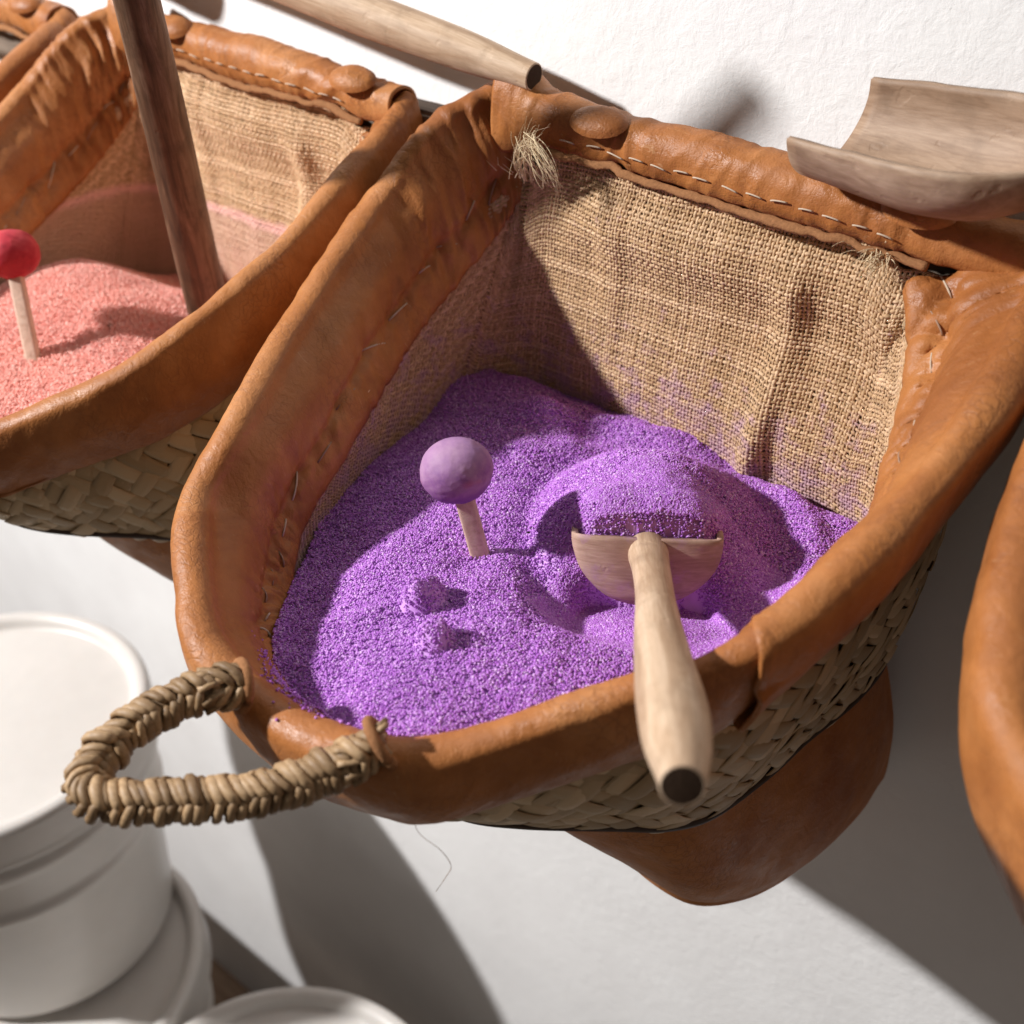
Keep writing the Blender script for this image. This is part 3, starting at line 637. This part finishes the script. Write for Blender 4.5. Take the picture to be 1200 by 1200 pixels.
for k in range(NW):
    c = (k+.5)/NW*.985+.008; R = .0117*(1+.09*math.sin(k*1.9)+RNG.normal()*.03)
    # lower strand: from underneath up round the outside; upper strand: over the top, leaning the other way
    for a0, a1, sl, rr in ((-1.9, .85, 2.3, .0029), (.45, 2.5, -2.4, .0031), (2.2, 4.6, 2.0, .0029)):
        P, nn = wrap_path(c+RNG.normal()*.002, a0+RNG.normal()*.12, a1+RNG.normal()*.12, sl*RNG.uniform(.82, 1.18), R*RNG.uniform(.95, 1.06))
        w = rr*RNG.uniform(.78, 1.15)*np.array([.6, .85, 1, 1.05, 1.08, 1.1, 1.1, 1.1, 1.08, 1.05, 1, .85, .6])
        V, Fq = tubes([P], w, 6, .62, [nn]); obj('palm_wrap', mesh_from('palm_wrap', V, fixq(Fq)), PALM_ROPE, handle)
# knot of strand ends where the handle enters the leather
for end, q in ((0, 1), (399, -1)):
    for k in range(9):
        j = np.clip(end+q*np.linspace(-2, 34, 9).astype(int), 0, 399); a = k/9*2*np.pi+np.linspace(0, .9, 9); R = np.linspace(.006, .0125, 9)
        P = H[j]+R[:, None]*(np.cos(a)[:, None]*HB[j]+np.sin(a)[:, None]*HN[j])
        if q < 0 and k in (2, 3): P[:4] += np.array([.004, .002, .010])*np.linspace(1, 0, 4)[:, None]
        V, Fq = tubes([P], .0033*RNG.uniform(.85, 1.15), 6, .6); obj('palm_wrap', mesh_from('palm_wrap', V, fixq(Fq)), PALM_ROPE, handle)
    # raw leather eyelet where the handle goes through the rim
    j = 8 if q > 0 else 391; a = np.linspace(0, 2*np.pi, 28); P = H[j]-q*HT[j]*.004+.0140*(np.cos(a)[:, None]*HB[j]+np.sin(a)[:, None]*HN[j])
    V, Fq = tubes([P], .0034, 8); obj('leather_eyelet', mesh_from('leather_eyelet', V, fixq(Fq)), SUEDE, purple_basket)

# ------------------------------------------------------------------ sand
def heap(name, outline, hfun, mat, r, count, seed, label, x0, octa=False, region=None, extra=None, dense=None):
    """sand: smooth body under a skin of real grains, one object."""
    rng = np.random.default_rng(seed); out = np.asarray(outline); c = out.mean(0)
    n = len(out); rad = np.linspace(.02, 1, 90)
    X = c[0]+(out[:, 0]-c[0])[:, None]*rad; Y = c[1]+(out[:, 1]-c[1])[:, None]*rad
    G = np.stack([X, Y, hfun(X, Y)-r*2.2], -1); bV, bF = G.reshape(-1, 3), quads(n, 90, True, False)
    lo, hi = out.min(0), out.max(0); pts = []
    from_poly = np.roll(out, -1, 0)
    tot = 0; need = count
    while tot < need:
        q = rng.uniform(lo, hi, (need, 2)); ins = np.zeros(len(q), bool)
        for (ax, ay), (bx, by) in zip(out, from_poly):
            cr = ((ay > q[:, 1]) != (by > q[:, 1])); xi = (bx-ax)*(q[:, 1]-ay)/((by-ay) if by != ay else 1e-9)+ax
            ins ^= cr & (q[:, 0] < xi)
        if region is not None: ins &= region(q)
        pts.append(q[ins]); tot += ins.sum()
    q = np.vstack(pts)[:need]
    if dense is not None:
        dq = np.array(dense[:2])+rng.uniform(-1, 1, (dense[3], 2))*dense[2]; q = np.vstack([q, dq])
    z = hfun(q[:, 0], q[:, 1])+rng.uniform(-.35, .35, len(q))*r
    Pc = np.column_stack([q, z]); 
    if extra is not None: Pc = np.vstack([Pc, extra])
    if octa:
        bv = np.array([(1, 0, 0), (-1, 0, 0), (0, 1, 0), (0, -1, 0), (0, 0, 1), (0, 0, -1)], float); bf = np.array([(0, 2, 4), (2, 1, 4), (1, 3, 4), (3, 0, 4), (2, 0, 5), (1, 2, 5), (3, 1, 5), (0, 3, 5)])
    else:
        bm = bmesh.new(); bmesh.ops.create_icosphere(bm, subdivisions=1, radius=1); bm.verts.ensure_lookup_table()
        bv = np.array([v.co for v in bm.verts]); bf = np.array([[v.index for v in f.verts] for f in bm.faces]); bm.free()
    m = len(Pc); s = r*rng.lognormal(0, .20, (m, 1, 1))*rng.uniform(.85, 1.15, (m, 1, 3))
    a = rng.uniform(0, 2*np.pi, m); ca, sa = np.cos(a), np.sin(a); Rm = np.zeros((m, 3, 3)); Rm[:, 0, 0] = ca; Rm[:, 0, 1] = -sa; Rm[:, 1, 0] = sa; Rm[:, 1, 1] = ca; Rm[:, 2, 2] = 1
    V = np.einsum('mij,mkj->mki', Rm, bv[None]*s)+Pc[:, None]
    Fg = (bf[None]+(np.arange(m)*len(bv))[:, None, None]).reshape(-1, 3)
    bT = np.vstack([bF[:, [0, 1, 2]], bF[:, [0, 2, 3]]])
    me = mesh_from(name, np.vstack([V.reshape(-1, 3), bV]), np.vstack([Fg, bT+m*len(bv)]))
    return obj(name, me, mat, None, 'stuff', label, 'sand', None, (x0, 0, 0))
out_ctrl = np.array([(-.024, -.166), (-.068, -.138), (-.097, -.100), (-.120, -.066), (-.154, -.006), (-.181, .062), (-.194, .11), (-.199, .155), (-.197, .20), (-.172, .236), (-.10, .243), (0, .242), (.10, .240),
                     (.170, .234), (.214, .205), (.236, .13), (.236, .06), (.218, .0), (.195, -.05), (.160, -.088), (.118, -.13), (.087, -.157), (.04, -.176)])
OUT = spline(out_ctrl, 160, closed=True)
BOARD = np.array([.104, .056]); AX = np.array([.58, -.81]); SIDE = np.array([.81, .58])
def g(x, y, cx, cy, s, s2=None, ang=0):
    dx, dy = x-cx, y-cy; c, sn = math.cos(ang), math.sin(ang); u, v = dx*c+dy*sn, -dx*sn+dy*c
    return np.exp(-(u/s)**2-(v/(s2 or s))**2)
EDGE = spline(out_ctrl[:9], 60)
def h_purple(x, y):
    d = np.full(np.shape(x), 9.0)
    for ex, ey in EDGE[:46]: d = np.minimum(d, (x-ex)**2+(y-ey)**2)
    d = np.sqrt(d)
    z = n2(x*16, y*16, 5, 3)*.0045 + n2(x*70, y*70, 9, 2)*.0012
    a = (x-BOARD[0])*AX[0]+(y-BOARD[1])*AX[1]; b = (x-BOARD[0])*SIDE[0]+(y-BOARD[1])*SIDE[1]     # a: towards the handle, b: to the right
    rr = np.sqrt(((a+.050)/.092)**2+((b-.006)/.075)**2)
    mound = .045*np.clip(1-(rr/1.22)**2, 0, 1)**1.5
    z = z + mound - .0065*np.exp(-((rr-1.22)/.16)**2)*(.35+.65*sstep(.02, -.03, b)+.3*sstep(-.03, .02, a)) + .006*np.exp(-((rr-1.55)/.15)**2)*sstep(-.02, .05, b)
    fw = .004+.045*sstep(.036, .062, np.abs(b)); z = z + .014*np.exp(-((b+.046)/.022)**2-((a+.02)/.028)**2) + .011*np.exp(-(b/.05)**4-((a+.012)/.022)**2)
    front = sstep(-fw, fw, a)*sstep(.095, .040, np.abs(b))*sstep(.095, .005, a); z = z*(1-front)+front*(-.034+.5*n2(x*16, y*16, 5, 3)*.0045)
    z = z + .020*g(x, y, -.078, .176, .030, .018, .6) - .010*g(x, y, -.035, .190, .035, .02, .3)
    z = z + .017*np.clip(1.2-((x-.006)/.013)**2-((y+.066)/.017)**2, 0, 1)**1.1*(1+.28*n2(x*110, y*110, 31)) + .015*np.clip(1.2-((x-.042)/.0125)**2-((y+.094)/.012)**2, 0, 1)**1.1*(1+.28*n2(x*110, y*110, 33)) + .004*g(x, y, -.012, -.088, .02, .008, .6)
    z = z - .006*g(x, y, -.11, -.04, .05) - .010*sstep(.21, .24, y) - .016*sstep(.195, .235, y)*sstep(.02, .09, x) + .003
    z = z - .010*sstep(-.14, -.19, y)
    z = z - .026*np.exp(-(d/.055)**2)
    return z
H0 = float(h_purple(np.array([0.0]), np.array([0.0]))[0])
hp = lambda x, y: h_purple(x, y)-H0
# grains spilled on the front rim
sp = []
for _ in range(600):
    t = RNG.normal(8.3, .55); r = abs(RNG.normal())*5; i = int(np.clip(np.interp(t, [0, 19], [0, NS-1]), 0, NS-1)); j = int(np.clip(8+r, 6, 26)); sp.append(GP[i, j]+NP[i, j]*.0006+RNG.normal(size=3)*.0004)
heap('purple_sand', OUT, hp, SAND_P, .00095, 98000, 1, 'heaped purple sand filling the large middle basket', 0, True, None, np.array(sp), (.125, .050, .070, 40000))
def h_pink(x, y):
    z = n2(x*14, y*14, 25, 3)*.004
    z = z + .035*g(x, y, -.09, .06, .11, .10) - .034*sstep(.10, .235, y)*sstep(.12, -.1, x) - .03*sstep(-.13, -.20, x)
    return z
OUT2 = OUT*1.0
hz = float(h_pink(np.array([-.004]), np.array([-.03]))[0]); hpk = lambda x, y: h_pink(x, y)-hz
heap('pink_sand', OUT2, hpk, SAND_R, .0010, 58000, 2, 'coral pink sand piled in the left basket', -.52, True)

# ------------------------------------------------------------------ scoops
def scoop(label, A, E, upv, mat_bowl, mat_handle, r_prof, Rb=.052, Lb=.125, hole=True, group='wooden sand scoops', neck=-.010, front_cut=.0, plan=.0):
    """local x from bowl to handle end, z up; bowl behind the board at x<0."""
    A, E = np.array(A, float), np.array(E, float); X = nrm(E-A); Z = np.array(upv, float); Z = nrm(Z-X*(Z@X)); Y = np.cross(Z, X)
    root = thing('wooden_scoop', label, 'scoop', None, group)
    m = Matrix.Identity(4)
    for i in range(3): m[i][0], m[i][1], m[i][2], m[i][3] = X[i], Y[i], Z[i], A[i]
    root.matrix_world = m
    # bowl: half round trough closed by a domed board
    na, nx = 40, 26; a = np.linspace(-np.pi/2, np.pi/2, na); th = .0046
    xs = np.r_[np.linspace(-1, -.06, nx-8), np.linspace(-.045, 0, 8)]
    def shell(R, cap, xs):
        G = np.zeros((na, len(xs), 3))
        for j, x in enumerate(xs):
            rr = R*(1-.16*np.clip(-x, 0, 1)**2)*(1-plan*np.clip((x+.5)/.5, 0, 1)**2.5)
            px = x*Lb - front_cut*Lb*np.cos(a)*np.clip(-x, 0, 1)*(-1)
            G[:, j] = np.stack([np.broadcast_to(px, a.shape), rr*np.sin(a), -rr*np.cos(a)*.96+neck*0], -1)
        # closing board: shrink to a point on the axis line near the top, bulging outwards
        caps = []
        for t in np.linspace(0, 1, 14)[1:]:
            sc = 1-t; bul = cap*np.sqrt(max(0, 1-sc**2.4))
            Rk = R*(1-plan); caps.append(np.stack([np.full(na, bul), Rk*sc*np.sin(a), -Rk*np.cos(a)*.96*(sc*.999+.001)], -1))
        return np.concatenate([G, np.stack(caps, 1)], 1)
    Go = shell(Rb, .010, xs); Gi = shell(Rb-th, .004, xs)
    tip = .0012*np.exp(-((np.abs(a)-np.pi/2)/.10)**2)
    Go[:, :, 2] += tip[:, None]; Gi[:, :, 2] += tip[:, None]
    n2_, m2_ = Go.shape[:2]; V = np.vstack([Go.reshape(-1, 3), Gi.reshape(-1, 3)]); k = n2_*m2_
    F_ = [quads(n2_, m2_), quads(n2_, m2_, base=k)[:, ::-1]]
    e = [(i*m2_, (i+1)*m2_) for i in range(n2_-1)]; F_.append(np.array([(p, p+k, q+k, q) for p, q in e]))
    for row in (0, n2_-1):
        e = [(row*m2_+j, row*m2_+j+1) for j in range(m2_-1)]; Fq = np.array([(p, q, q+k, p+k) for p, q in e]); F_.append(Fq if row == 0 else Fq[:, ::-1])
    V = V + (fbm(V*40, 2, 3)*.0007)[:, None]
    me = mesh_from('bowl', V, np.vstack(F_)); bm = bmesh.new(); bm.from_mesh(me); bmesh.ops.remove_doubles(bm, verts=bm.verts, dist=.0001); bmesh.ops.recalc_face_normals(bm, faces=bm.faces); bm.to_mesh(me); bm.free()
    for p in me.polygons: p.use_smooth = True
    obj('bowl', me, mat_bowl, root)
    L = float(np.linalg.norm(E-A)); xs_, rs_ = zip(*r_prof); x = np.linspace(0, 1, 60); r = np.interp(x, xs_, rs_); r = np.convolve(np.pad(r, 3, mode='edge'), np.ones(7)/7, 'valid')
    P = np.stack([x*L, .0006*np.sin(x*9), neck+.0*x], -1); na = 24; an = np.linspace(0, 2*np.pi, na, endpoint=False)
    Vh = P[:, None]+r[:, None, None]*np.stack([np.zeros(na), np.cos(an), np.sin(an)], -1)[None]*(1+.015*np.sin(3*an)[None, :, None])
    re = r[-1]; endr = [(L+.0008, re*.99), (L+.0014, re*.95), (L+.0015, re*.90), (L+.0012, re*.86)]
    for ex, er in endr:
        Vh = np.concatenate([Vh, (np.array([ex, 0, neck])+er*np.stack([np.zeros(na), np.cos(an), np.sin(an)], -1))[None]], 0)
    V = Vh.reshape(-1, 3); obj('handle', mesh_from('handle', V, quads(len(Vh), na, False, True)), mat_handle, root)
    d = np.array([L+.00135, 0, neck])+re*.91*np.stack([np.zeros(na), np.cos(an), np.sin(an)], -1); V = np.vstack([d, [[L+.0022, 0, neck]]])
    obj('handle_end', mesh_from('handle_end', V, np.array([(i, (i+1) % na, na) for i in range(na)])), HOLE, root)
    return root
scoop('pale wooden scoop half buried in the purple sand with its handle over the front rim', (.104, .056, .030), (.272, -.185, .128), (0, 0, 1), WOOD_PINK, WOOD,
      [(0, .0145), (.1, .0125), (.3, .0118), (.55, .0150), (.78, .0176), (.90, .0160), (1, .0092)])
scoop('greyish wooden scoop lying open on the back right corner of the purple sand basket', (.262, .194, .291), (.53, .144, .307), (-.10, -.24, .97), WOOD_BOWL, WOOD_BOWL,
      [(0, .014), (.3, .013), (.7, .016), (1, .014)], .054, .150, neck=-.012, front_cut=-.05, plan=.42)
scoop('dark streaked wooden scoop standing upright in the pink sand', (-.466, .133, -.02), (-.298, -.011, .476), (.3, -1, 0), WOOD_DARK, WOOD_DARK,
      [(0, .0205), (.2, .0198), (.5, .0182), (.8, .0160), (1, .010)], .05, .10, neck=0)
scoop('pale wooden scoop laid along the rail behind the pink sand basket', (-.66, .236, .325), (-.142, .238, .259), (0, 0, 1), WOOD_BOWL, WOOD,
      [(0, .014), (.3, .015), (.65, .0185), (.88, .0160), (1, .0100)], .046, .11, neck=0)

# ------------------------------------------------------------------ balls on sticks
def ball_stick(label, base, ball, R, mat_b, w, th, seed, drip):
    base, ball = np.array(base, float), np.array(ball, float); Z = nrm(ball-base); X = nrm(np.cross(np.cross(Z, [.777, .629, 0]), Z)); Y = np.cross(Z, X)
    X = -X if X[0] < 0 else X; Y = np.cross(Z, X)
    root = thing('ball_stick', label, 'ball stick', None, 'ball headed sticks')
    m = Matrix.Identity(4)
    for i in range(3): m[i][0], m[i][1], m[i][2], m[i][3] = X[i], Y[i], Z[i], base[i]
    root.matrix_world = m; L = float(np.linalg.norm(ball-base))
    a = np.linspace(0, 2*np.pi, 24, endpoint=False); e = .45; sx = np.sign(np.cos(a))*np.abs(np.cos(a))**e*w/2; sy = np.sign(np.sin(a))*np.abs(np.sin(a))**e*th/2
    zz = np.linspace(-.03, L, 12); V = np.stack([np.repeat(sx[None], 12, 0), np.repeat(sy[None], 12, 0), np.repeat(zz[:, None], 24, 1)], -1)
    obj('stick', mesh_from('stick', V, quads(12, 24, False, True)), STICK, root)
    bm = bmesh.new(); bmesh.ops.create_icosphere(bm, subdivisions=5, radius=1); P = np.array([v.co for v in bm.verts])
    lump = 1+.05*fbm(P*1.1+seed, 2, seed)+.010*fbm(P*7, 2, seed+3); Q = P*lump[:, None]*np.array([1.03, 1.0, .93])
    lowz = np.exp(-((P[:, 0]**2+P[:, 1]**2)/.10))*(P[:, 2] < 0); Q[:, 2] -= lowz*drip
    Q = Q*R+np.array([0, 0, L])
    for v, q in zip(bm.verts, Q): v.co = q
    me = bpy.data.meshes.new('ball'); bm.to_mesh(me); bm.free()
    for p in me.polygons: p.use_smooth = True
    obj('ball', me, mat_b, root); return root
def mat_ball(name, base, dark, hi, spot, dip=None):
    m = M(name); co = m.coord()
    f = m.noise(co, 55, 5, .6, .4); col = m.ramp(f, [(.3, dark), (.48, base), (.7, hi)])
    sp_ = m.ramp(m.noise(m.coord(scale=(1.1, 1.1, 1.1)), 45, 2), [(.62, (0, 0, 0)), (.72, (.6,)*3)]); col = m.mix(sp_, col, spot)
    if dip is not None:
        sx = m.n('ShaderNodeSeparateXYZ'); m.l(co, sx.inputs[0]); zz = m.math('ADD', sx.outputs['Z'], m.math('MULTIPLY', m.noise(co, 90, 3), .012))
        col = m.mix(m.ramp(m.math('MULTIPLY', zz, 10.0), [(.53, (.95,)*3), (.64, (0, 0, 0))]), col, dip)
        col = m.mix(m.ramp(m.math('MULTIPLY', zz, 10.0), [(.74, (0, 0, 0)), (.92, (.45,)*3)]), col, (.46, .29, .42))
    return m.out(col, .62, m.bump(m.noise(co, 330, 4), .35, .0007, m.bump(f, .2, .001)), .3)
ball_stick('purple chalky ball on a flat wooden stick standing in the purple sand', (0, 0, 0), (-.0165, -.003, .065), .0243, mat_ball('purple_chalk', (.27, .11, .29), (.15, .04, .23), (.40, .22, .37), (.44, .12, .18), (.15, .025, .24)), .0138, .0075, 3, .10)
ball_stick('red ball on a thin stick like a big match standing in the pink sand', (-.524, -.03, 0), (-.562, -.006, .083), .0240, mat_ball('red_chalk', (.42, .02, .035), (.28, .012, .025), (.52, .05, .06), (.5, .06, .06)), .0130, .0105, 8, .16)

# ------------------------------------------------------------------ buckets
def bucket(label, x, y, ztop, r, h):
    root = thing('white_bucket', label, 'bucket', (x, y, ztop), 'white lidded plastic buckets')
    k = r/.16
    body = [(r*.80, -h), (r*.81, -h+.002), (r*.865, -.135*k), (r*.925, -.132*k), (r*.935, -.122*k), (r*.895, -.116*k), (r*.905, -.075*k), (r*.955, -.071*k), (r*.965, -.060*k), (r*.925, -.054*k), (r*.94, -.012*k)]
    V, Fq = lathe(round_profile(body, .006, 5), 128); me = mesh_from('body', V, Fq); obj('body', me, PLASTIC, root)
    V2 = np.vstack([V[:128], [[0, 0, -h]]]); obj('base', mesh_from('base', V2, np.array([(i, 128, (i+1) % 128) for i in range(128)])), PLASTIC, root)
    lid = [(.0005, -.013), (r*.5, -.0135), (r*.855, -.014), (r*.872, -.012), (r*.895, .0), (r*.93, .004), (r*.968, .002), (r*.985, -.005), (r*.992, -.034*k), (r*1.0, -.040*k), (r*.985, -.043*k), (r*.955, -.043*k)]
    V, Fq = lathe(round_profile(lid, .006, 6), 128); obj('lid', mesh_from('lid', V, Fq[:, ::-1]), PLASTIC, root)
    return root
bucket('upper white bucket of the stack under the woven handle', -.838, -.088, -.629, .229, .425)
bucket('lower white bucket of the stack, under another bucket', -.763, -.147, -1.060, .237, .400)
bucket('white bucket lid at the bottom edge of the photo, right of the stack', -.279, -.12, -1.064, .255, .396)

# ------------------------------------------------------------------ stray thread under the handle
P = spline(np.array([(.098, -.176, -.035), (.104, -.180, -.050), (.118, -.176, -.060), (.122, -.172, -.075), (.116, -.170, -.092), (.108, -.172, -.112)]), 40)
V, Fq = tubes([P], .00022, 4); obj('loose_thread', mesh_from('loose_thread', V, fixq(Fq)), THREAD_DARK, purple_basket)
tris = sum(len(o.data.polygons)*(2 if len(o.data.polygons) and len(o.data.polygons[0].vertices) == 4 else 1) for o in SC.objects if o.type == 'MESH')
